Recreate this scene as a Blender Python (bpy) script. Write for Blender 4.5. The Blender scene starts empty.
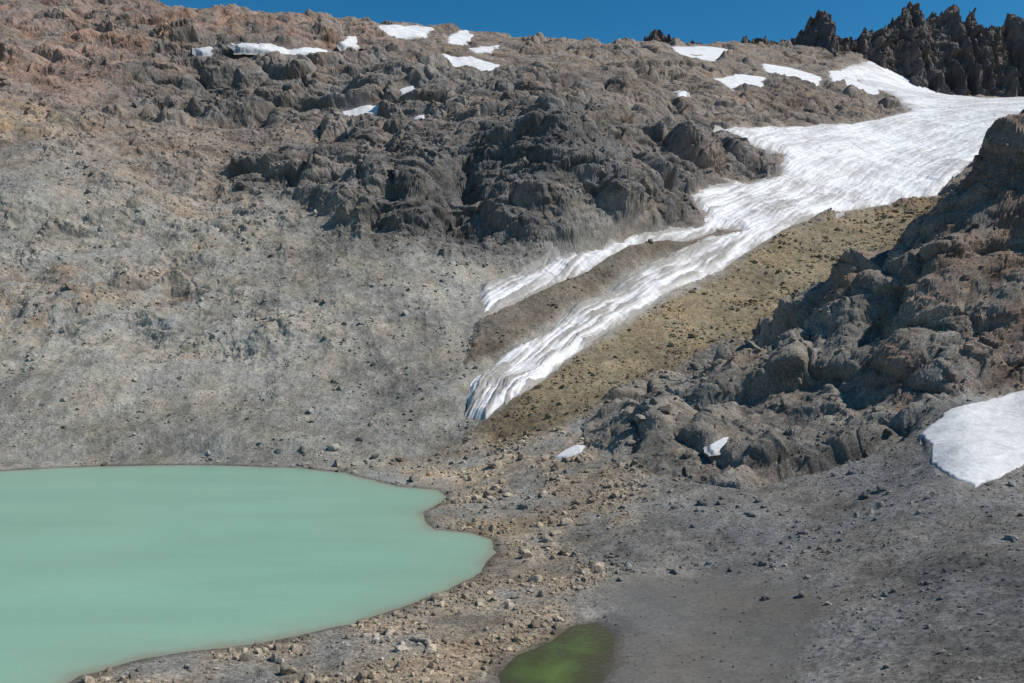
import bpy, numpy as np, math, json, time
T0=time.time()
f32=np.float32
CAMH=60.0; F=800.0
# ------------------------------------------------------------------ survey of the valley
def C(u,*vy): return [((u-512)/F, math.log(y), -(v-341.5)/F) for v,y in vy]
ctl=[]
ctl+=C(-250,(465,385),(400,430),(340,485),(250,570),(130,700),(60,860),(-20,1050),(-90,1250),(10,1700),(150,3000))
ctl+=C(0,(462,382),(400,430),(340,490),(250,580),(180,650),(130,720),(60,900),(0,1080),(-35,1250),(60,1700),(170,3000))
ctl+=C(150,(460,384),(400,435),(340,500),(250,600),(165,730),(112,850),(50,1000),(8,1200),(60,1450),(190,3000))
ctl+=C(300,(460,384),(400,440),(330,520),(255,610),(195,700),(120,900),(60,1000),(20,1250),(65,1500),(200,3000))
ctl+=C(420,(462,388),(400,440),(335,510),(262,590),(215,635),(140,760),(100,900),(60,1080),(30,1350),(75,1600))
ctl+=C(500,(440,392),(400,432),(340,505),(300,560),(252,620),(150,690),(115,850),(70,1080),(38,1400),(80,1650),(200,3000))
ctl+=C(565,(335,525),(300,562),(256,620),(138,695),(105,880),(62,1150),(43,1450),(85,1700))
ctl+=C(640,(290,595),(245,650),(180,740),(130,870),(90,1050),(62,1300),(48,1550),(90,1800))
ctl+=C(700,(252,680),(215,740),(190,800),(150,890),(120,980),(82,1200),(60,1420),(48,1700),(95,1950),(200,3000))
ctl+=C(780,(212,780),(190,850),(160,940),(128,1070),(90,1270),(66,1550),(50,1820),(100,2050))
ctl+=C(860,(182,920),(160,1000),(120,1220),(88,1500),(66,1750),(56,1850),(110,2080))
ctl+=C(930,(178,950),(150,1080),(104,1430),(94,1650),(91,1790),(85,1850),(130,2080),(210,3000))
ctl+=C(1024,(112,1270),(100,1600),(97,1790),(90,1860),(130,2100))
ctl+=C(1250,(120,1250),(100,1600),(95,1790),(90,1870),(130,2100),(210,3000))
ctl+=[((u-512)/F,math.log(y),-(v-341.5)/F) for u,v,y in [
 (480,412,428),(520,372,478),(620,300,585),(680,265,650),(740,228,735),(800,200,830),
 (500,425,400),(560,386,450),(620,346,510),(700,298,590),(780,258,670),(860,225,770),(930,200,860),
 (560,415,388),(640,372,455),(700,345,500),(780,312,540),(850,285,600),
 (1024,118,362),(985,166,366),(940,212,372),(890,262,380),(850,298,388),(800,330,395),(740,350,405),
 (1024,180,430),(1024,200,600),(1024,165,900),(985,215,440),(985,215,600),(985,175,900),
 (940,245,450),(940,232,600),(890,285,450),(890,255,600),(850,306,450),
 (1200,40,340),(1200,150,440),(1200,160,800),(1200,150,300),(1200,300,250),(1200,450,190),(1200,560,130),(1200,690,85)]]
ctl+=C(1024,(200,342),(300,315),(385,280),(430,242),(480,205),(560,150),(683,100))
ctl+=C(960,(225,355),(300,322),(380,286),(410,264),(450,225),(487,200),(560,155),(683,108))
ctl+=C(900,(290,350),(330,325),(400,286),(440,258),(490,220),(560,170),(683,115))
ctl+=C(850,(320,360),(350,335),(400,300),(450,265),(500,225),(570,172),(683,120))
ctl+=C(780,(345,378),(380,348),(420,312),(470,262),(520,220),(570,185),(620,155),(683,127))
ctl+=C(700,(375,390),(410,345),(440,308),(480,265),(520,225),(570,195),(620,163),(683,132))
ctl+=C(620,(400,395),(430,350),(460,310),(500,260),(540,220),(580,187),(620,163),(683,134))
ctl+=C(540,(440,365),(470,320),(500,280),(540,237),(580,197),(620,168),(683,138))
ctl+=C(465,(440,400),(460,375),(480,342),(500,300),(516,270))
def W(x,y,z): return [(x/y, math.log(y), (z-CAMH)/y)]
for x,y,z in [(-100,260,-8),(-200,260,-8),(-300,260,-8),(-60,200,-6),(-120,180,-6),(-90,140,-3),(-39,147,1.5),(-55,141,1),(-22,154,2.5),(-10,134,2.8),
  (-100,100,3),(-40,100,5),(0,100,6),(40,95,9),(80,85,17),(-50,60,20),(0,60,21),(50,60,25),(-25,30,40),(0,30,40),(25,30,42),(-9,10,53),(9,10,54),(0,4,57.5)]:
    ctl+=W(x,y,z)
ctl=np.array(ctl)
def tps(ctl,lam=2e-4):
    n=len(ctl); p=ctl[:,:2]
    d2=((p[:,None]-p[None])**2).sum(-1)+1e-12
    K=0.5*d2*np.log(d2)+lam*np.eye(n)
    Pm=np.c_[np.ones(n),p]
    A=np.block([[K,Pm],[Pm.T,np.zeros((3,3))]])
    w=np.linalg.solve(A,np.r_[ctl[:,2],0,0,0]); return p,w
pc,wc=tps(ctl)
def tps_eval(a,b):
    out=wc[-3]+wc[-2]*a+wc[-1]*b
    for i in range(len(pc)):
        d2=(a-pc[i,0])**2+(b-pc[i,1])**2+1e-12
        out=out+wc[i]*0.5*d2*np.log(d2)
    return out
cs=np.linspace(-1.12,1.12,380); cl=np.concatenate([np.linspace(math.log(3.9),math.log(90),60)[:-1],np.linspace(math.log(90),math.log(2100),520),np.linspace(math.log(2100),math.log(5100),20)[1:]])
Sg,Lg=np.meshgrid(cs,cl)
Qc=tps_eval(Sg,Lg)
def bil(s,l):
    i=np.clip(np.searchsorted(cs,s)-1,0,len(cs)-2); j=np.clip(np.searchsorted(cl,l)-1,0,len(cl)-2)
    fs=(s-cs[i])/(cs[i+1]-cs[i]); fl=(l-cl[j])/(cl[j+1]-cl[j])
    return (Qc[j,i]*(1-fs)+Qc[j,i+1]*fs)*(1-fl)+(Qc[j+1,i]*(1-fs)+Qc[j+1,i+1]*fs)*fl
lt=np.linspace(math.log(90),math.log(1900),3000)
def MP(pts,ymin=90):
    o=[]
    for p in pts:
        u,v=p[0],p[1]; ym=p[2] if len(p)>2 else ymin
        s=(u-512)/F
        if v is None: o.append((s*ym,ym)); continue
        q=-(v-341.5)/F
        qq=bil(np.full_like(lt,s),lt); ok=(qq>=q)&(lt>=math.log(ym))
        k=np.argmax(ok) if ok.any() else np.argmax(np.where(lt>=math.log(ym),qq,-9))
        y=math.exp(lt[k]); o.append((round(s*y,1),round(y,1)))
    return o
Z={}
Z['glacier']=MP([(1100,97,1200),(1024,99,1200),(980,99,1200),(930,90,1200),(900,70,1200),(868,60,1200),(842,67,1200),(858,84,1200),(885,92),(908,112),(850,124),(760,127),(718,129),(742,141),(782,155),(778,176),(755,183),(700,188),(688,196),(704,214),(700,229),(740,231),(700,240),(655,261),(600,296),(540,334),(490,365),(468,383),(463,400),(467,418),(486,420),(520,396),(560,366),(620,326),(700,281),(760,246),(830,213),(900,203),(940,195,700),(975,165,1000),(1024,130,1100),(1100,125,1100)],)
Z['lobe']=MP([(718,222),(655,233),(600,248),(540,266),(480,285),(480,298),(477,319),(500,311),(540,290),(600,269),(655,246),(718,233)])
Z['debris']=MP([(735,232),(655,247),(600,269),(540,293),(500,313),(478,322),(466,368),(490,361),(540,330),(600,293),(655,259),(715,239)])
Z['flow']=MP([(1060,110,1200),(960,125),(860,160),(800,195),(720,240),(640,285),(560,335),(500,385),(474,420)])
Z['moraine']=MP([(940,198,700),(860,210),(800,228),(740,262),(680,296),(620,330),(560,370),(500,410),(470,432),(500,450),(560,430),(640,385),(700,355),(780,330),(850,290,450),(900,262,450),(960,230,450)])
Z['bank']=MP([(400,455),(470,440),(560,430),(620,460),(640,500),(620,540),(600,580),(585,610),(560,640),(500,660),(480,683),(430,720),(60,720),(100,668),(300,636),(400,608),(495,550),(430,520),(445,492),(380,480)])
Z['mud']=MP([(600,590),(640,575),(720,572),(800,580),(830,600),(820,640),(790,690),(740,740),(560,740),(600,683),(616,650)])
Z['upcliff']=MP([(100,38),(160,28),(300,48),(420,58),(540,75),(610,92),(570,128),(420,126),(300,132),(150,112),(100,80)])
Z['midcliff']=MP([(225,150),(400,132),(470,150),(560,118),(640,115),(700,112),(780,148),(775,178),(700,188),(690,222),(620,236),(560,250),(470,262),(380,240),(300,205),(225,190)])
Z['upright']=MP([(600,55),(700,68),(820,78),(860,90),(895,108),(850,120),(760,124),(680,115),(600,110)])
crest=[(1300,None,372),(1024,None,382),(985,None,386),(940,None,392),(890,None,398),(850,None,405)]
Z['outcrop']=MP(crest+[(780,330),(700,345),(610,385),(585,430),(640,470),(740,485),(830,460),(900,432),(925,400),(1024,388),(1300,None,230)])
Z['ridgeface']=MP(crest+[(860,340),(900,400),(960,392),(1024,388),(1300,None,230)])
Z['dark']=MP([(470,150),(530,130),(600,135),(690,200),(690,232),(560,252),(470,262),(380,240),(400,180)])
Z['red']=MP([(-250,-100),(150,2),(380,22),(380,60),(200,55),(120,90),(60,110),(-250,130)])
Z['ochre']=MP([(-200,90),(20,100),(80,125),(60,145),(0,140),(-200,150)])
Z['ochre2']=MP([(-200,270),(60,280),(110,300),(90,330),(0,335),(-200,340)])
Z['leftrock']=MP([(-250,110),(0,120),(150,140),(250,200),(330,250),(350,310),(300,350),(150,360),(0,345),(-250,340)])
bumps=[(MP([(u,v)])[0],w,h) for u,v,w,h in [(550,190,0.07,42),(625,200,0.05,24),(415,212,0.026,26),(300,175,0.05,16),(700,165,0.05,20),(360,160,0.035,18),(466,182,0.02,-32),(452,225,0.018,-20),(250,80,0.06,18),(400,85,0.05,20),(520,95,0.04,16),(610,130,0.03,12),
   (60,300,0.05,9),(30,200,0.05,13),(120,190,0.04,10),(200,260,0.05,9),(280,310,0.04,8),(170,330,0.03,6),(80,240,0.03,-8),(230,215,0.03,-8),(720,400,0.035,7),(800,370,0.035,9),(660,420,0.025,4),(872,330,0.018,-11),(790,440,0.03,5),(950,270,0.04,11),(1010,330,0.03,8),(915,395,0.016,-7)]]
snow={}
for k,p in enumerate([
 [(378,30),(410,26),(432,30),(425,42),(395,43),(380,38)],
 [(452,34),(465,28),(473,36),(462,47),(446,46)],
 [(430,58),(470,60),(502,66),(490,74),(455,70)],
 [(468,48),(498,46),(490,53),(474,54)],
 [(342,40),(356,38),(358,47),(345,49)],
 [(232,54),(260,55),(300,52),(330,50),(322,58),(280,62),(240,61)],
 [(338,117),(360,112),(380,107),(376,117),(350,122)],
 [(398,99),(415,95),(416,102),(402,105)],
 [(668,44),(690,42),(728,50),(715,62),(680,58)],
 [(714,80),(740,75),(765,78),(762,88),(730,89)],
 [(762,64),(790,68),(822,78),(815,88),(785,80),(765,72)],
 [(828,72),(848,70),(872,84),(880,96),(850,92),(832,84)],
 [(678,92),(686,92),(686,104),(679,102)],
 [(198,51),(212,50),(210,54),(202,55)],
 [(412,118),(426,116),(424,122),(414,123)],
 [(556,457),(566,450),(574,446),(583,446),(578,452),(568,456)],
 [(708,446),(722,438),(732,436),(726,446),(714,452)],
 [(924,434),(950,408),(985,400),(1024,390),(1120,380),(1140,400),(1060,440),(1024,462),(975,489),(946,478),(932,462)]]):
    snow['s%d'%k]=MP(p)
# ------------------------------------------------------------------ noise
rng=np.random.RandomState(11)
LN=64; lat=(rng.rand(LN**3)*2-1).astype(f32)
lats=[(rng.rand(LN**3)*2-1).astype(f32) for _ in range(7)]
def vn(x,y,z):
    xi=np.floor(x);yi=np.floor(y);zi=np.floor(z)
    fx=(x-xi).astype(f32);fy=(y-yi).astype(f32);fz=(z-zi).astype(f32)
    fx=fx*fx*(3-2*fx);fy=fy*fy*(3-2*fy);fz=fz*fz*(3-2*fz)
    xi=xi.astype(np.int32)&63;yi=yi.astype(np.int32)&63;zi=zi.astype(np.int32)&63
    x1=(xi+1)&63;y1=((yi+1)&63)<<6;z1=((zi+1)&63)<<12;yi=yi<<6;zi=zi<<12
    def l(a,b,t): return a+(b-a)*t
    a=l(lat[xi+yi+zi],lat[x1+yi+zi],fx);b=l(lat[xi+y1+zi],lat[x1+y1+zi],fx)
    c=l(lat[xi+yi+z1],lat[x1+yi+z1],fx);d=l(lat[xi+y1+z1],lat[x1+y1+z1],fx)
    return l(l(a,b,fy),l(c,d,fy),fz)
def rot(x,y,z,k):
    a=0.7+k*1.3; c,s=math.cos(a),math.sin(a); x,y=x*c-y*s,x*s+y*c
    a=0.4+k*0.9; c,s=math.cos(a),math.sin(a); y,z=y*c-z*s,y*s+z*c
    return x+k*17.3,y+k*5.1,z+k*9.7
def fbm(x,y,z,wl,octs,gain=0.5,seed=0,ridged=False):
    out=np.zeros(x.shape,f32); a=1.0; w=wl
    for o in range(octs):
        X,Y,Zz=rot(x/w,y/w,z/w,o+seed)
        n=vn(X,Y,Zz)
        if ridged: n=(1-2*np.abs(n))
        out+=a*n; a*=gain; w/=2.03
    return out
def ss(a,b,x):
    t=np.clip((x-a)/(b-a),0,1); return (t*t*(3-2*t)).astype(f32)
def facet(x,y,z,wl,seed,tilt=1.1,jw=0.22):
    """blocky jointed rock: every cell is a tilted slab, joints between cells are grooves"""
    X=(x/wl+seed*13.7).astype(f32);Y=(y/wl+seed*7.1).astype(f32);Zq=(z/wl+seed*3.3).astype(f32)
    bx=np.floor(X-0.5);by=np.floor(Y-0.5);bz=np.floor(Zq-0.5)
    best=np.full(X.shape,99,f32); sec=np.full(X.shape,99,f32); val=np.zeros(X.shape,f32); tone=np.zeros(X.shape,f32)
    for i in (0,1):
        for j in (0,1):
            for k in (0,1):
                cx=bx+i;cy=by+j;cz=bz+k
                h=(cx.astype(np.int32)&63)+((cy.astype(np.int32)&63)<<6)+((cz.astype(np.int32)&63)<<12)
                dx=X-(cx+0.5+0.42*lats[0][h]);dy=Y-(cy+0.5+0.42*lats[1][h]);dz=Zq-(cz+0.5+0.42*lats[2][h])
                d=dx*dx+dy*dy+dz*dz
                v=0.35+lats[3][h]*0.4+tilt*(dx*lats[4][h]+dy*lats[5][h]+dz*lats[6][h])
                m=d<best
                sec=np.where(m,best,np.minimum(sec,d)); val=np.where(m,v,val); tone=np.where(m,lats[3][h],tone); best=np.where(m,d,best)
    crack=np.sqrt(sec)-np.sqrt(best)
    e=np.clip(crack/jw,0,1); e=e*(2-e)
    return val*e-0.25,crack,tone
# ------------------------------------------------------------------ grid
s1=np.concatenate([np.linspace(-1.1,-0.68,70)[:-1],np.linspace(-0.68,0.68,1240),np.linspace(0.68,1.1,70)[1:]])
y1=np.concatenate([np.geomspace(4,90,60)[:-1],np.geomspace(90,420,600)[:-1],np.geomspace(420,1300,860)[:-1],np.geomspace(1300,1760,190)[:-1],np.geomspace(1760,1930,140)[:-1],np.geomspace(1930,5000,30)])
l1=np.log(y1); NR,NC=len(y1),len(s1)
S,Lm=np.meshgrid(s1,l1); Y=np.exp(Lm); X=S*Y
def ups(Q):
    i=np.clip(np.searchsorted(cs,s1)-1,0,len(cs)-2); fs=(s1-cs[i])/(cs[i+1]-cs[i])
    A=Q[:,i]*(1-fs)+Q[:,i+1]*fs
    j=np.clip(np.searchsorted(cl,l1)-1,0,len(cl)-2); fl=((l1-cl[j])/(cl[j+1]-cl[j]))[:,None]
    return A[j]*(1-fl)+A[j+1]*fl
Zb=CAMH+ups(Qc)*Y
def sd(poly,pad=0.05):
    P=np.array([(x/y,math.log(y)) for x,y in poly])
    out=np.full(S.shape,-pad,f32)
    r0,r1=np.searchsorted(l1,[P[:,1].min()-pad,P[:,1].max()+pad]); c0,c1=np.searchsorted(s1,[P[:,0].min()-pad,P[:,0].max()+pad])
    if r1<=r0 or c1<=c0: return out
    a=S[r0:r1,c0:c1].astype(f32); b=Lm[r0:r1,c0:c1].astype(f32)
    d=np.full(a.shape,9,f32); ins=np.zeros(a.shape,bool)
    n=len(P)
    for k in range(n):
        ax,ay=P[k]; bx,by=P[(k+1)%n]; ex,ey=bx-ax,by-ay
        t=np.clip(((a-ax)*ex+(b-ay)*ey)/(ex*ex+ey*ey+1e-12),0,1)
        d=np.minimum(d,(a-ax-t*ex)**2+(b-ay-t*ey)**2)
        if abs(ey)>1e-12: ins^=((ay>b)!=(by>b))&(a<ex*(b-ay)/ey+ax)
    d=np.sqrt(d); out[r0:r1,c0:c1]=np.maximum(np.where(ins,d,-d),-pad); return out
def lvl(pts,z): return [((u-512)/F*(CAMH-z)*F/(v-341.5),(CAMH-z)*F/(v-341.5)) for u,v in pts]
Z['lake']=lvl([(-600,478),(-300,474),(-100,473),(0,471),(60,468),(120,466),(180,465),(240,466),(300,468),(345,473),(372,480),(400,487),(440,490),(448,497),(430,508),(422,520),(432,530),(470,533),(492,540),(496,552),(480,572),(440,592),(400,608),(350,624),(300,636),(250,645),(200,651),(150,659),(110,668),(80,676),(60,690),(0,720),(-400,745)],0)
PZ=2.0
Z['pond']=lvl([(505,695),(499,676),(520,657),(555,642),(575,627),(595,622),(612,640),(616,662),(602,680),(596,700),(560,715),(520,712)],PZ)
zz0=Zb.astype(f32); Xf=X.astype(f32);Yf=Y.astype(f32)
wob=fbm(Xf,Yf,zz0,14,4,0.55,3)
big=fbm(Xf,Yf,zz0,110,3,0.5,81)
def region(k,feather=0.02,wb=0.008,off=0): return ss(-feather,feather,sd(Z[k],0.12)+wb*wob+off)
lk=sd(Z['lake'],0.3)*Yf; pd=sd(Z['pond'],0.2)*Yf
lk=lk+1.2*wob; pd=pd+0.9*wob
near=(Yf<460)
G=np.maximum(sd(Z['glacier'],0.05),sd(Z['lobe'],0.05))
Mor=region('moraine',0.012);Deb=region('debris',0.005,0.003)
iceG=ss(-0.012,0.006,G)
for (bx,by),w_,h_ in bumps:
    Zb=Zb+h_*np.exp(-(((S-bx/by)/w_)**2+((Lm-math.log(by))/w_)**2))*(1-iceG)
lsl=ss(0.0,-0.1,S)*ss(math.log(400),math.log(450),Lm)
gul=fbm(Xf+0.25*Yf,Yf*0.25,zz0*0,34,3,0.5,115,True)
Zb=Zb+(lsl*(7.0*fbm(Xf,Yf,zz0*0,85,3,0.5,111)+1.8*gul))*(1-iceG)*(1-Mor)
def shore(Zb,d,z0,slope_out,wid):
    out=-d
    land=z0+np.clip(out,0,None)*slope_out+0.02
    t=ss(0,wid,out)
    return np.where(out>0, land*(1-t)+np.maximum(Zb,z0+0.3)*t, z0-np.minimum(d*0.3,8))
Zb=np.where(near,shore(Zb,lk,0,0.13,22),Zb)
Zb=np.where(near&(pd>-8),shore(Zb,pd,PZ,0.05,7),Zb)
Zb=Zb+2.8*Deb
# zones
SN=np.full(S.shape,-0.05,f32)
for k,p in snow.items(): SN=np.maximum(SN,sd(p,0.05))
Rup=region('upcliff');Rmid=region('midcliff');Rur=region('upright');Rout=region('outcrop',0.025);Rface=region('ridgeface')
Bank=region('bank',0.03);Mud=region('mud',0.04,0.015)
Lr=region('leftrock',0.05,0.02)*ss(-0.5,0.6,big+0.6*wob)
hi=ss(math.log(620),math.log(760),Lm)
R=np.maximum.reduce([0.95*Rup,Rmid,0.85*Rur,Rout,0.40*hi+0.45*hi*ss(-0.1,0.5,big+0.3*wob),0.6*Lr])
cr=1852.0
R=R*(1-Mor*0.9)*(1-Deb)
ice=np.maximum(ss(-0.010,0.006,G),0.9*ss(-0.008,0.002,SN))
R=R*(1-ice)
shoref=ss(0,14,-lk)*ss(0,6,-pd); shoref=np.where(near,shoref,1).astype(f32)
def normals(P):
    a=np.gradient(P,axis=1); b=np.gradient(P,axis=0); n=np.cross(a,b); return n/np.linalg.norm(n,axis=-1,keepdims=True)
N0=normals(np.stack([X,Y,Zb],-1)[::6,::6])
def upn(A,axis,n):
    i=np.clip(np.arange(n)/6.0,0,A.shape[axis]-1.001); i0=i.astype(int); f=(i-i0)
    sh=[1,1,1]; sh[axis]=n; f=f.reshape(sh)
    return np.take(A,i0,axis)*(1-f)+np.take(A,i0+1,axis)*f
N=upn(upn(N0,0,NR),1,NC)
# strata terraces
tn=fbm(Xf,Yf,zz0,190,2,0.4,9)
per=30.0
t=(Zb+0.14*X)/per+1.0*tn
fr=t-np.floor(t)
Rt=R*np.where(Rout>0.3,0.35,1)
Zb=Zb+(Rt*per*0.48*(ss(0.45,0.98,fr)-fr+0.2)).astype(np.float64)
# jagged head wall
px=[(600,58),(628,52),(640,46),(648,38),(655,30),(660,35),(665,33),(672,40),(684,44),(700,47),(735,45),(742,40),(748,37),(757,41),(766,39),(778,43),(792,41),(802,34),(808,22),(814,17),(820,8),(825,13),(832,26),(838,30),(844,40),(852,42),(860,34),(868,32),(876,34),(882,28),(888,24),(896,22),(902,9),(908,2),(917,1),(923,9),(928,20),(933,14),(941,18),(947,9),(955,4),(960,15),(966,22),(970,11),(976,11),(982,27),(990,30),(997,25),(1004,29),(1010,14),(1018,10),(1027,24),(1040,8),(1052,20),(1068,2),(1085,22),(1110,-8),(1135,16),(1170,-15),(1210,12),(1300,0),(1500,20)]
cx=np.array([(u-512)/F*cr for u,v in px]); cz=np.array([CAMH+(341.5-v)/F*cr for u,v in px])
jx=6*vn(Xf/14,Yf/14,zz0*0)+3*vn(Xf/5,Yf/5,zz0*0+3.3)
cyw=cr+12*vn(Xf/30,zz0*0+.5,zz0*0)+8*vn(Xf/11,zz0*0+4.5,zz0*0)
dyy=Y-cyw
h=np.interp(X+jx,cx,cz,left=-999)+9*vn(Xf/9,Yf/9,zz0*0+8.1)+6*vn(Xf/4,Yf/5,zz0*0+2.1)
slope=np.where(X/cr*F+512>846,2.6,1.6)
zw=h-np.abs(dyy)*slope*(1+0.35*vn(Xf/16,Yf/40,zz0*0+6.1))
wall=(zw>Zb)&(Yf>1700)&(Yf<1990)
zw=np.where(np.abs(dyy)<1.3,h,zw)
Zpre=Zb.copy()
Zb=np.where(wall,zw,Zb)
wl_=ss(0,1,wall.astype(f32))
P=np.stack([X,Y,Zb],-1)
Nw=np.array([0.25,-0.93,0.25]); Ns=N.copy(); N=np.where(wall[...,None],Nw,N)
zf=Zb.astype(f32)
sc=fbm(Xf,Yf,zf,55,4,0.5,31)
rk2=fbm(Xf,Yf,zf*1.6,16,5,0.6,21)
fine=fbm(Xf,Yf,zf,3.4,3,0.7,41)
dscale=np.clip(Yf/500,0.45,1.6)
Rr=np.maximum(R,0.8*wl_)
m=Rr>0.02
xm,ym,zm=Xf[m],Yf[m],zf[m]
wx=fbm(xm,ym,zm,30,4,0.45,91)*4; wy=fbm(xm,ym,zm,30,4,0.45,95)*4
xw=(xm*0.96+zm*0.28)*0.72+wx; zw_=(zm*0.96-xm*0.28)*1.25+wy; yw=ym*0.9+wx*0.6
lowf=fbm(xm,ym,zm,110,3,0.45,0,True)
rd=fbm(xm,ym,zm*1.3,30,6,0.48,7)
farw=np.clip((ym-350)/500,0,1); wallm=wl_[m]
D1,c1_,t1=facet(xw,yw,zw_,50,1,1.0,0.34); D2,c2_,t2=facet(xw,yw,zw_,21,2,1.0,0.27); D3,c3_,t3=facet(xw,yw,zw_,8.5,3,1.0,0.24); D4,c4_,t4=facet(xw,yw,zw_,3.4,4,1.0,0.2)
dd=(4.5+6*farw)*lowf*0.75+(0.9+0.9*farw)*rd+(12+6*farw)*D1+(4.4+1.2*farw+3*wallm)*D2+(1.5+0.5*farw+1.9*wallm)*D3+(0.5+0.2*farw)*D4
Fd=np.zeros(S.shape,f32); Fd[m]=dd
Ft=np.zeros(S.shape,f32); Ft[m]=0.25*t1+0.35*t2+0.35*t3+0.3*t4-0.6*np.exp(-(c2_/0.06)**2)-0.45*np.exp(-(c3_/0.08)**2)
D=Rr*Fd*np.where(wl_>0,1.0,0.95)
D+=(1-R)*(1-ice)*(1.9*sc*dscale+0.75*rk2*np.clip(dscale,0,1))*(1-0.9*Mud)*(1-wl_)
D+=(1-ice)*0.30*fine*np.clip(dscale,0.3,1.5)*(1-0.7*Mud)
D*=shoref*(0.12+0.88*ss(25,90,Yf))
P2=P+N*D[...,None]
P2[...,2]=np.maximum(P2[...,2],np.where(near&(lk<0),0.02,-99))
P2[...,2]=np.maximum(P2[...,2],np.where(near&(pd<0)&(pd>-12),PZ+0.02,-99))
# ------------------------------------------------------------------ albedo map
def mix(c,col,m): return c*(1-m[...,None])+np.array(col,f32)*m[...,None]
col=np.zeros(S.shape+(3,),f32)+np.array((0.235,0.222,0.198),f32)
col=mix(col,(0.238,0.229,0.204),ss(math.log(600),math.log(430),Lm)*ss(0.1,-0.1,S))
col=mix(col,(0.202,0.169,0.146),0.9*hi)
col=mix(col,(0.165,0.151,0.140),np.maximum(Rup,Rmid)*0.8)
col=mix(col,(0.122,0.118,0.116),region('dark')*0.85)
col=mix(col,(0.218,0.155,0.130),region('red',0.06)*ss(-0.9,0.5,wob+sc)*0.9)
col=mix(col,(0.32,0.245,0.172),region('ochre',0.03)*ss(-0.7,0.5,wob)*0.75)
col=mix(col,(0.265,0.208,0.158),region('ochre2',0.03)*ss(-0.5,0.7,wob)*0.75)
col=mix(col,(0.185,0.18,0.172),ss(0.12,0.26,S)*ss(math.log(330),math.log(240),Lm))
col=mix(col,(0.182,0.166,0.147),Rout*0.9)
col=mix(col,(0.188,0.137,0.108),Rface*ss(-0.8,0.3,sc+0.5*wob)*0.9)
col=mix(col,(0.212,0.172,0.112),Mor*0.95)
col=mix(col,(0.145,0.127,0.102),Deb)
col=mix(col,(0.30,0.243,0.178),Bank*ss(-1.1,0.4,wob+0.5*sc)*0.85)
col=mix(col,(0.125,0.121,0.114),Mud*0.95)
col=mix(col,(0.115,0.10,0.095),0.9*wl_)
v=1+(0.14*sc+0.22*rk2+0.20*fine+0.16*big)*(1-0.6*Mud)+0.26*Ft*Rr
warm=fbm(Xf,Yf,zf,22,5,0.7,51)
rust=ss(0.25,0.9,fbm(Xf,Yf,zf,60,5,0.6,57)+0.3*wob)*np.clip(hi+Rout+Lr,0,1)*(1-ice)
col=col*np.clip(v,0.4,1.8)[...,None]
col=col*(1+np.stack([0.04*warm+0.10*rust,-0.01*rust,-0.05*warm-0.11*rust],-1))
wet=np.where(near,ss(3.8,0.0,-lk)+ss(3.5,0.0,-pd),0)
col=col*(1-0.48*np.clip(wet,0,1))[...,None]
rough_=1-0.6*Mud
# ------------------------------------------------------------------ mesh builder
def grid_mesh(name,P,keep=None,cols=None,smooth=True,alpha=None):
    nr,nc=P.shape[:2]
    idx=np.arange(nr*nc,dtype=np.int32).reshape(nr,nc)
    q=np.stack([idx[:-1,:-1],idx[:-1,1:],idx[1:,1:],idx[1:,:-1]],-1).reshape(-1,4)
    pts=P.reshape(-1,3)
    cc=None if cols is None else cols.reshape(-1,3)
    if keep is not None:
        k=(keep[:-1,:-1]|keep[:-1,1:]|keep[1:,1:]|keep[1:,:-1]).reshape(-1)
        q=q[k]; used=np.unique(q); rm=np.zeros(nr*nc,np.int32); rm[used]=np.arange(len(used)); q=rm[q]; pts=pts[used]
        if cc is not None: cc=cc[used]
    me=bpy.data.meshes.new(name)
    me.vertices.add(len(pts)); me.vertices.foreach_set("co",pts.astype(f32).ravel())
    me.loops.add(q.size); me.loops.foreach_set("vertex_index",q.ravel().astype(np.int32))
    me.polygons.add(len(q)); me.polygons.foreach_set("loop_start",np.arange(0,q.size,4,dtype=np.int32))
    me.update(calc_edges=True)
    if smooth: me.shade_smooth()
    else: me.polygons.foreach_set("use_smooth",np.zeros(len(q),bool))
    if cc is not None:
        at=me.attributes.new("albedo",'FLOAT_COLOR','POINT')
        al_=np.ones(len(cc)) if alpha is None else alpha.reshape(-1)
        at.data.foreach_set("color",np.c_[cc,al_].astype(f32).ravel())
    ob=bpy.data.objects.new(name,me); bpy.context.scene.collection.objects.link(ob); return ob
terr=grid_mesh("mountain_terrain",P2,None,np.clip(col,0.02,0.6),False,rough_)
# ------------------------------------------------------------------ glacier
fl=Z['flow']
def flowco(X,Y):
    best=np.full(X.shape,1e12); ac=np.zeros(X.shape); al=np.zeros(X.shape); L=0
    for k in range(len(fl)-1):
        ax,ay=fl[k]; bx,by=fl[k+1]; ex,ey=bx-ax,by-ay; ln=math.hypot(ex,ey)
        t=((X-ax)*ex+(Y-ay)*ey)/ln**2; tc=np.clip(t,0,1)
        d=(X-ax-tc*ex)**2+(Y-ay-tc*ey)**2; m=d<best
        cr_=((X-ax)*ey-(Y-ay)*ex)/ln
        best=np.where(m,d,best); ac=np.where(m,np.sign(cr_)*np.sqrt(d),ac); al=np.where(m,L+tc*ln,al); L+=ln
    return ac,al,L
kg=G>-0.012
r0,r1=np.where(kg.any(1))[0][[0,-1]]; c0,c1=np.where(kg.any(0))[0][[0,-1]]
sl=(slice(r0,r1+1),slice(c0,c1+1))
gx,gy=X[sl],Y[sl]
ac,al,LT=flowco(gx,gy)
ac=ac.astype(f32); al=al.astype(f32); z0=np.zeros_like(ac)
gxf=gx.astype(f32); gyf=gy.astype(f32)
wv=fbm(gxf,gyf,z0,60,3,0.5,79)
st=fbm((ac+4*wv)/5,al/70,z0,1,3,0.6,61)
st2=fbm((ac+4*wv)/1.8,al/26,z0,1,3,0.7,66)
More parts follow.
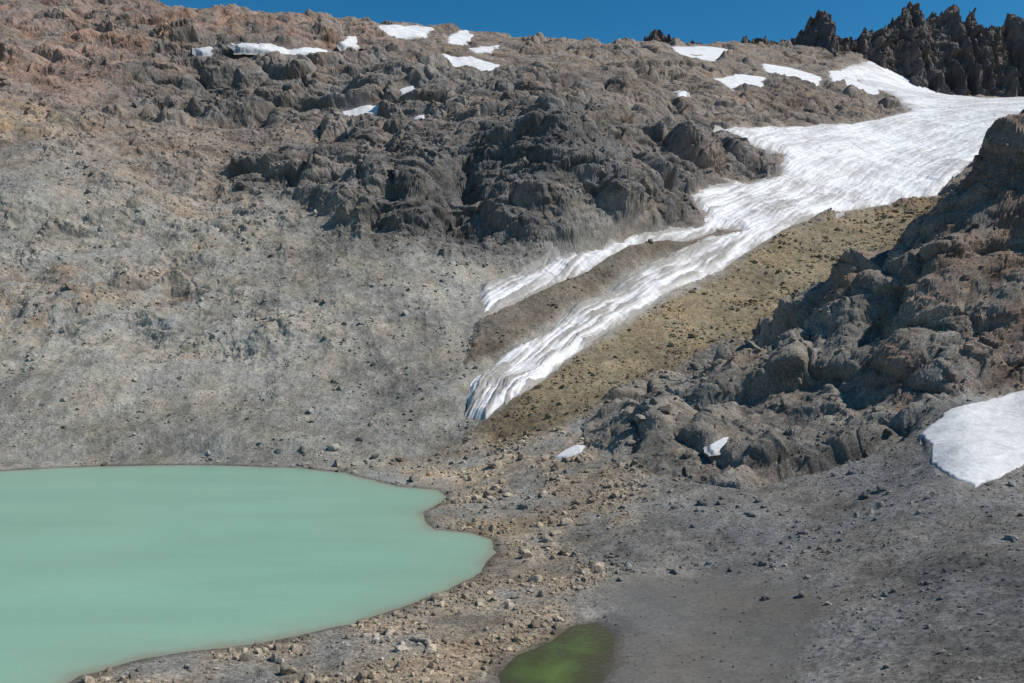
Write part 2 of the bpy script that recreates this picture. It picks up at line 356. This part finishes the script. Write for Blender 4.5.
cv=fbm(ac/34+st*0.3,(al+14*wv)/7,z0,1,4,0.65,71,True)
lumps=fbm(gxf,gyf,z0,45,6,0.6,75)
g=G[sl]+0.0026*wob[sl]
low=ss(LT*0.45,LT*0.7,al)
thick=-6.0+5.2*ss(-0.006,0.0,g)+4.6*ss(-0.001,0.014,g)
Pg=P[sl].copy(); Pg[...,2]=Zpre[sl]
Pg[...,2]=Pg[...,2]-2.8*Deb[sl]+thick+(0.4+0.5*low)*st+(0.4+0.4*low)*st2+0.6*cv*(1-0.35*low)+1.8*lumps*ss(-0.004,0.008,g)
gc=np.zeros(ac.shape+(3,),f32)+np.array((0.73,0.74,0.765),f32)
dirt=np.clip(0.18+0.44*st+0.50*st2+0.28*ss(0.1,0.9,cv)*(1-0.6*low)+0.5*lumps,0,1)*(0.60+0.40*low)
dirt=np.clip(dirt+0.75*ss(LT*0.74,LT*1.0,al)*ss(-0.5,0.5,st+0.5*st2)+0.7*ss(0.009,-0.003,g),0,0.93)
gc=gc*(1-dirt[...,None])+np.array((0.27,0.257,0.24),f32)*dirt[...,None]
glac=grid_mesh("glacier",Pg,g>-0.010,gc)
def snowobj(name,mask):
    k=mask>-0.006
    r0,r1=np.where(k.any(1))[0][[0,-1]]; c0,c1=np.where(k.any(0))[0][[0,-1]]
    sl=(slice(r0,r1+1),slice(c0,c1+1))
    Ps=P[sl].copy(); Ps[...,2]=Zpre[sl]; m=mask[sl]; yy=Yf[sl]
    th=(-2.2+3.3*ss(-0.004,0.002,m))*np.clip(yy/900,0.15,1.4)
    Ps+=Ns[sl]*(th+0.2*sc[sl]+0.12*rk2[sl])[...,None]
    c=np.zeros(m.shape+(3,),f32)+np.array((0.73,0.74,0.765),f32)
    c*=np.clip(1-0.16*np.abs(rk2[sl])-0.14*np.abs(fine[sl])-0.4*ss(0.003,-0.002,m),0,1)[...,None]
    return grid_mesh(name,Ps,k[sl],c)
s_near=sd(snow['s17'],0.05)+0.005*wob+0.002*fine
s_far=np.full(S.shape,-0.05,f32)
for k,p in snow.items():
    if k!='s17': s_far=np.maximum(s_far,sd(p,0.05))
snf=snowobj("snow_patches",s_far+0.0005+0.003*wob+0.0018*rk2+0.0007*fine); snn=snowobj("snow_bank",s_near)
# ------------------------------------------------------------------ materials
def newmat(n):
    m=bpy.data.materials.new(n); m.use_nodes=True; nt=m.node_tree; nt.nodes.clear()
    o=nt.nodes.new('ShaderNodeOutputMaterial'); b=nt.nodes.new('ShaderNodeBsdfPrincipled'); nt.links.new(b.outputs[0],o.inputs[0]); return m,nt,b
def node(nt,t,**k):
    n=nt.nodes.new(t)
    for a,v in k.items():
        if a in n.inputs.keys(): n.inputs[a].default_value=v
        else: setattr(n,a,v)
    return n
def rockmat(name,s1_=1.2,bump=0.5):
    m,nt,b=newmat(name); L=nt.links
    tc=node(nt,'ShaderNodeNewGeometry')
    a=node(nt,'ShaderNodeAttribute'); a.attribute_name="albedo"; src=a.outputs['Color']
    n1=node(nt,'ShaderNodeTexNoise',Scale=s1_,Detail=8.0,Roughness=0.78); L.new(tc.outputs['Position'],n1.inputs['Vector'])
    v1=node(nt,'ShaderNodeTexVoronoi',Scale=1.6); L.new(tc.outputs['Position'],v1.inputs['Vector'])
    mr=node(nt,'ShaderNodeMapRange'); mr.inputs[1].default_value=0.3; mr.inputs[2].default_value=0.7; mr.inputs[3].default_value=-0.36; mr.inputs[4].default_value=0.36
    L.new(n1.outputs[0],mr.inputs[0])
    sep=node(nt,'ShaderNodeSeparateColor'); L.new(v1.outputs['Color'],sep.inputs[0])
    mr2=node(nt,'ShaderNodeMapRange'); mr2.inputs[3].default_value=-0.30; mr2.inputs[4].default_value=0.30; L.new(sep.outputs[0],mr2.inputs[0])
    ad=node(nt,'ShaderNodeMath',operation='ADD'); L.new(mr.outputs[0],ad.inputs[0]); L.new(mr2.outputs[0],ad.inputs[1])
    mu=node(nt,'ShaderNodeMath',operation='MULTIPLY_ADD'); L.new(ad.outputs[0],mu.inputs[0]); L.new(a.outputs['Alpha'],mu.inputs[1]); mu.inputs[2].default_value=1.0
    vm=node(nt,'ShaderNodeVectorMath',operation='SCALE'); L.new(src,vm.inputs[0]); L.new(mu.outputs[0],vm.inputs['Scale'])
    L.new(vm.outputs[0],b.inputs['Base Color'])
    b.inputs['Roughness'].default_value=0.95; b.inputs['Specular IOR Level'].default_value=0.15
    bs=node(nt,'ShaderNodeMath',operation='MULTIPLY'); L.new(a.outputs['Alpha'],bs.inputs[0]); bs.inputs[1].default_value=bump
    bp=node(nt,'ShaderNodeBump',Strength=bump,Distance=0.6); L.new(bs.outputs[0],bp.inputs['Strength']); L.new(n1.outputs[0],bp.inputs['Height']); L.new(bp.outputs[0],b.inputs['Normal'])
    return m
terr.data.materials.append(rockmat("scree_and_rock",s1_=1.3,bump=0.85))
def icemat(name,sc_):
    m,nt,b=newmat(name); L=nt.links
    g=node(nt,'ShaderNodeNewGeometry'); a=node(nt,'ShaderNodeAttribute'); a.attribute_name="albedo"
    n1=node(nt,'ShaderNodeTexNoise',Scale=sc_,Detail=5.0,Roughness=0.65); L.new(g.outputs['Position'],n1.inputs['Vector'])
    mr=node(nt,'ShaderNodeMapRange'); mr.inputs[1].default_value=0.3; mr.inputs[2].default_value=0.7; mr.inputs[3].default_value=0.85; mr.inputs[4].default_value=1.05
    L.new(n1.outputs[0],mr.inputs[0])
    vm=node(nt,'ShaderNodeVectorMath',operation='SCALE'); L.new(a.outputs['Color'],vm.inputs[0]); L.new(mr.outputs[0],vm.inputs['Scale'])
    L.new(vm.outputs[0],b.inputs['Base Color']); b.inputs['Roughness'].default_value=0.7; b.inputs['Specular IOR Level'].default_value=0.2
    bp=node(nt,'ShaderNodeBump',Strength=0.6,Distance=0.6); L.new(n1.outputs[0],bp.inputs['Height']); L.new(bp.outputs[0],b.inputs['Normal'])
    return m
glac.data.materials.append(icemat("glacier_ice",0.3)); sm=icemat("old_snow",0.5); snf.data.materials.append(sm); snn.data.materials.append(sm)
def water(name,d,z,stops,rough,keepd,patch):
    k=(d>-keepd)&near&(Yf>95)
    r0,r1=np.where(k.any(1))[0][[0,-1]]; c0,c1=np.where(k.any(0))[0][[0,-1]]
    sl=(slice(r0,r1+1,2),slice(c0,c1+1,2))
    Pw=np.stack([X[sl],Y[sl],np.full(X[sl].shape,z)],-1); dd=d[sl]
    dn=dd+patch*fbm(Xf[sl],Yf[sl],zz0[sl]*0,9,4,0.5,33)
    c=np.stack([np.interp(dn,[s[0] for s in stops],[s[1][i] for s in stops]) for i in range(3)],-1)
    ob=grid_mesh(name,Pw,k[sl],c)
    m,nt,b=newmat(name+"_water"); L=nt.links
    a=node(nt,'ShaderNodeAttribute'); a.attribute_name="albedo"
    g=node(nt,'ShaderNodeNewGeometry')
    mp=node(nt,'ShaderNodeMapping'); mp.inputs['Scale'].default_value=(0.5,1.6,1); mp.inputs['Rotation'].default_value=(0,0,0.3); L.new(g.outputs['Position'],mp.inputs['Vector'])
    n=node(nt,'ShaderNodeTexNoise',Scale=0.03,Detail=6.0,Roughness=0.6); L.new(mp.outputs[0],n.inputs['Vector'])
    mr=node(nt,'ShaderNodeMapRange'); mr.inputs[1].default_value=0.35; mr.inputs[2].default_value=0.65; mr.inputs[3].default_value=0.94; mr.inputs[4].default_value=1.05; L.new(n.outputs[0],mr.inputs[0])
    vm=node(nt,'ShaderNodeVectorMath',operation='SCALE'); L.new(a.outputs['Color'],vm.inputs[0]); L.new(mr.outputs[0],vm.inputs['Scale']); L.new(vm.outputs[0],b.inputs['Base Color'])
    b.inputs['Roughness'].default_value=rough; b.inputs['Specular IOR Level'].default_value=0.35
    n2=node(nt,'ShaderNodeTexNoise',Scale=1.0,Detail=5.0); L.new(g.outputs['Position'],n2.inputs['Vector'])
    bp=node(nt,'ShaderNodeBump',Strength=0.4,Distance=0.2); L.new(n2.outputs[0],bp.inputs['Height']); L.new(bp.outputs[0],b.inputs['Normal'])
    ob.data.materials.append(m); return ob
water("lake",lk,0,[(-1,(0.21,0.20,0.155)),(0.8,(0.215,0.26,0.20)),(3,(0.22,0.335,0.26)),(10,(0.208,0.37,0.285)),(40,(0.20,0.382,0.297)),(120,(0.195,0.375,0.29))],0.28,1.5,0.7)
water("pond",pd,PZ,[(-1,(0.07,0.062,0.042)),(1.0,(0.058,0.052,0.03)),(4,(0.052,0.062,0.025)),(7,(0.068,0.098,0.03)),(10,(0.09,0.135,0.036))],0.15,1.0,5.0)
# ------------------------------------------------------------------ boulders
def ico(sub):
    import bmesh
    bm=bmesh.new(); bmesh.ops.create_icosphere(bm,subdivisions=sub,radius=1); bm.verts.ensure_lookup_table()
    v=np.array([q.co[:] for q in bm.verts]); f=np.array([[w.index for w in q.verts] for q in bm.faces]); bm.free(); return v,f
V=[];FC=[];CC=[];off=0
def scatter(prob,NB,sizes,sub):
    global off
    iv,ifc=ico(sub); var=[]
    for k in range(16):
        v=iv.copy()
        for j in range(10):
            n=rng.normal(size=3); n/=np.linalg.norm(n); dd=rng.uniform(0.4,0.8); h=v@n; v-=np.clip(h-dd,0,None)[:,None]*n
        v*=1+0.04*rng.normal(size=(len(v),1)); var.append(v)
    pp=prob.ravel().astype(np.float64); pp/=pp.sum()
    pick=rng.choice(pp.size,NB,p=pp); pos=P2.reshape(-1,3)[pick]; bc=col.reshape(-1,3)[pick]
    size=sizes(pos[:,1],NB); nv=len(iv)
    for i in range(NB):
        v=var[rng.randint(16)]*size[i]*np.array([1,rng.uniform(.6,1),rng.uniform(.5,.9)])
        a=rng.uniform(0,6.28); c,s=math.cos(a),math.sin(a)
        v=v@np.array([[c,s,0],[-s,c,0],[0,0,1]])
        V.append(v+pos[i]+[0,0,size[i]*0.15]); FC.append(ifc+off); off+=nv; CC.append(np.repeat(bc[i:i+1]*rng.uniform(0.6,1.3),nv,0))
land=(1-ice)*(ice<0.3)*(lk<-1.2)*(pd<-1.0)*(np.abs(S)<0.8)
cl_=ss(-0.5,0.9,wob+0.6*rk2)+0.08
pile=np.exp(-((X-23)**2+(Y-204)**2)/60.)+0.7*np.exp(-((X+14)**2+(Y-290)**2)/200.)
rim=np.exp(-((lk+3)/2.5)**2)
scatter((0.5+2.0*Bank+0.5*Rout+0.8*Mor+9*pile+1.5*rim)*(1-0.93*Mud)*land*(Yf>95)*(Yf<420)*cl_,8000,lambda y,n:np.clip(rng.lognormal(-0.8,0.65,n),0.15,3.2)*np.clip(y/230,0.6,1.5),2)
scatter((0.8+0.8*Bank)*(1-0.8*Mud)*land*(Yf>95)*(Yf<330),16000,lambda y,n:np.clip(rng.lognormal(-1.6,0.4,n),0.1,0.6)*np.clip(y/170,0.6,1.8),1)
scatter((0.5+0.5*Rr+0.7*Mor)*land*(Yf>370)*(Yf<900)*cl_,14000,lambda y,n:np.clip(rng.lognormal(-0.25,0.55,n),0.3,4.5)*np.clip(y/500,0.8,1.8),1)
V=np.concatenate(V);FC=np.concatenate(FC);CC=np.concatenate(CC)
me=bpy.data.meshes.new("boulders"); me.vertices.add(len(V)); me.vertices.foreach_set("co",V.astype(f32).ravel())
me.loops.add(FC.size); me.loops.foreach_set("vertex_index",FC.astype(np.int32).ravel()); me.polygons.add(len(FC)); me.polygons.foreach_set("loop_start",np.arange(0,FC.size,3,dtype=np.int32)); me.update(calc_edges=True)
me.polygons.foreach_set("use_smooth",np.zeros(len(FC),bool))
at=me.attributes.new("albedo",'FLOAT_COLOR','POINT'); at.data.foreach_set("color",np.c_[np.clip(CC,0.03,0.6),np.ones(len(CC))].astype(f32).ravel())
ob=bpy.data.objects.new("boulders",me); bpy.context.scene.collection.objects.link(ob); me.materials.append(rockmat("boulder_stone",s1_=2.5,bump=0.3))
# ------------------------------------------------------------------ light, sky, camera
AZ,EL=math.radians(101),math.radians(49)
sc_=bpy.context.scene
w=bpy.data.worlds.new("World"); sc_.world=w; w.use_nodes=True; nt=w.node_tree
sky=nt.nodes.new('ShaderNodeTexSky'); sky.sky_type='NISHITA'; sky.sun_disc=False; sky.sun_elevation=EL; sky.sun_rotation=AZ; sky.altitude=1500; sky.dust_density=0.0; sky.air_density=1.0; sky.ozone_density=3.0
hs=nt.nodes.new('ShaderNodeHueSaturation'); hs.inputs['Saturation'].default_value=1.35; hs.inputs['Hue'].default_value=0.488
nt.links.new(sky.outputs[0],hs.inputs['Color']); nt.links.new(hs.outputs[0],nt.nodes['Background'].inputs[0]); nt.nodes['Background'].inputs[1].default_value=0.105
sun=bpy.data.lights.new("sun",'SUN'); sun.energy=5.0; sun.angle=math.radians(0.5); sun.color=(1,0.93,0.83)
so=bpy.data.objects.new("sun",sun); sc_.collection.objects.link(so)
from mathutils import Vector
d=Vector((math.sin(AZ)*math.cos(EL),math.cos(AZ)*math.cos(EL),math.sin(EL)))
so.rotation_euler=d.to_track_quat('Z','Y').to_euler()
cam=bpy.data.cameras.new("camera"); cam.lens=F/1024*36; cam.sensor_width=36; cam.clip_end=12000; cam.clip_start=0.5
co=bpy.data.objects.new("camera",cam); co.location=(0,0,CAMH); co.rotation_euler=(math.radians(90),0,0); sc_.collection.objects.link(co); sc_.camera=co
sc_.view_settings.view_transform='Standard'; sc_.view_settings.look='None'; sc_.view_settings.exposure=0
print("done",time.time()-T0)
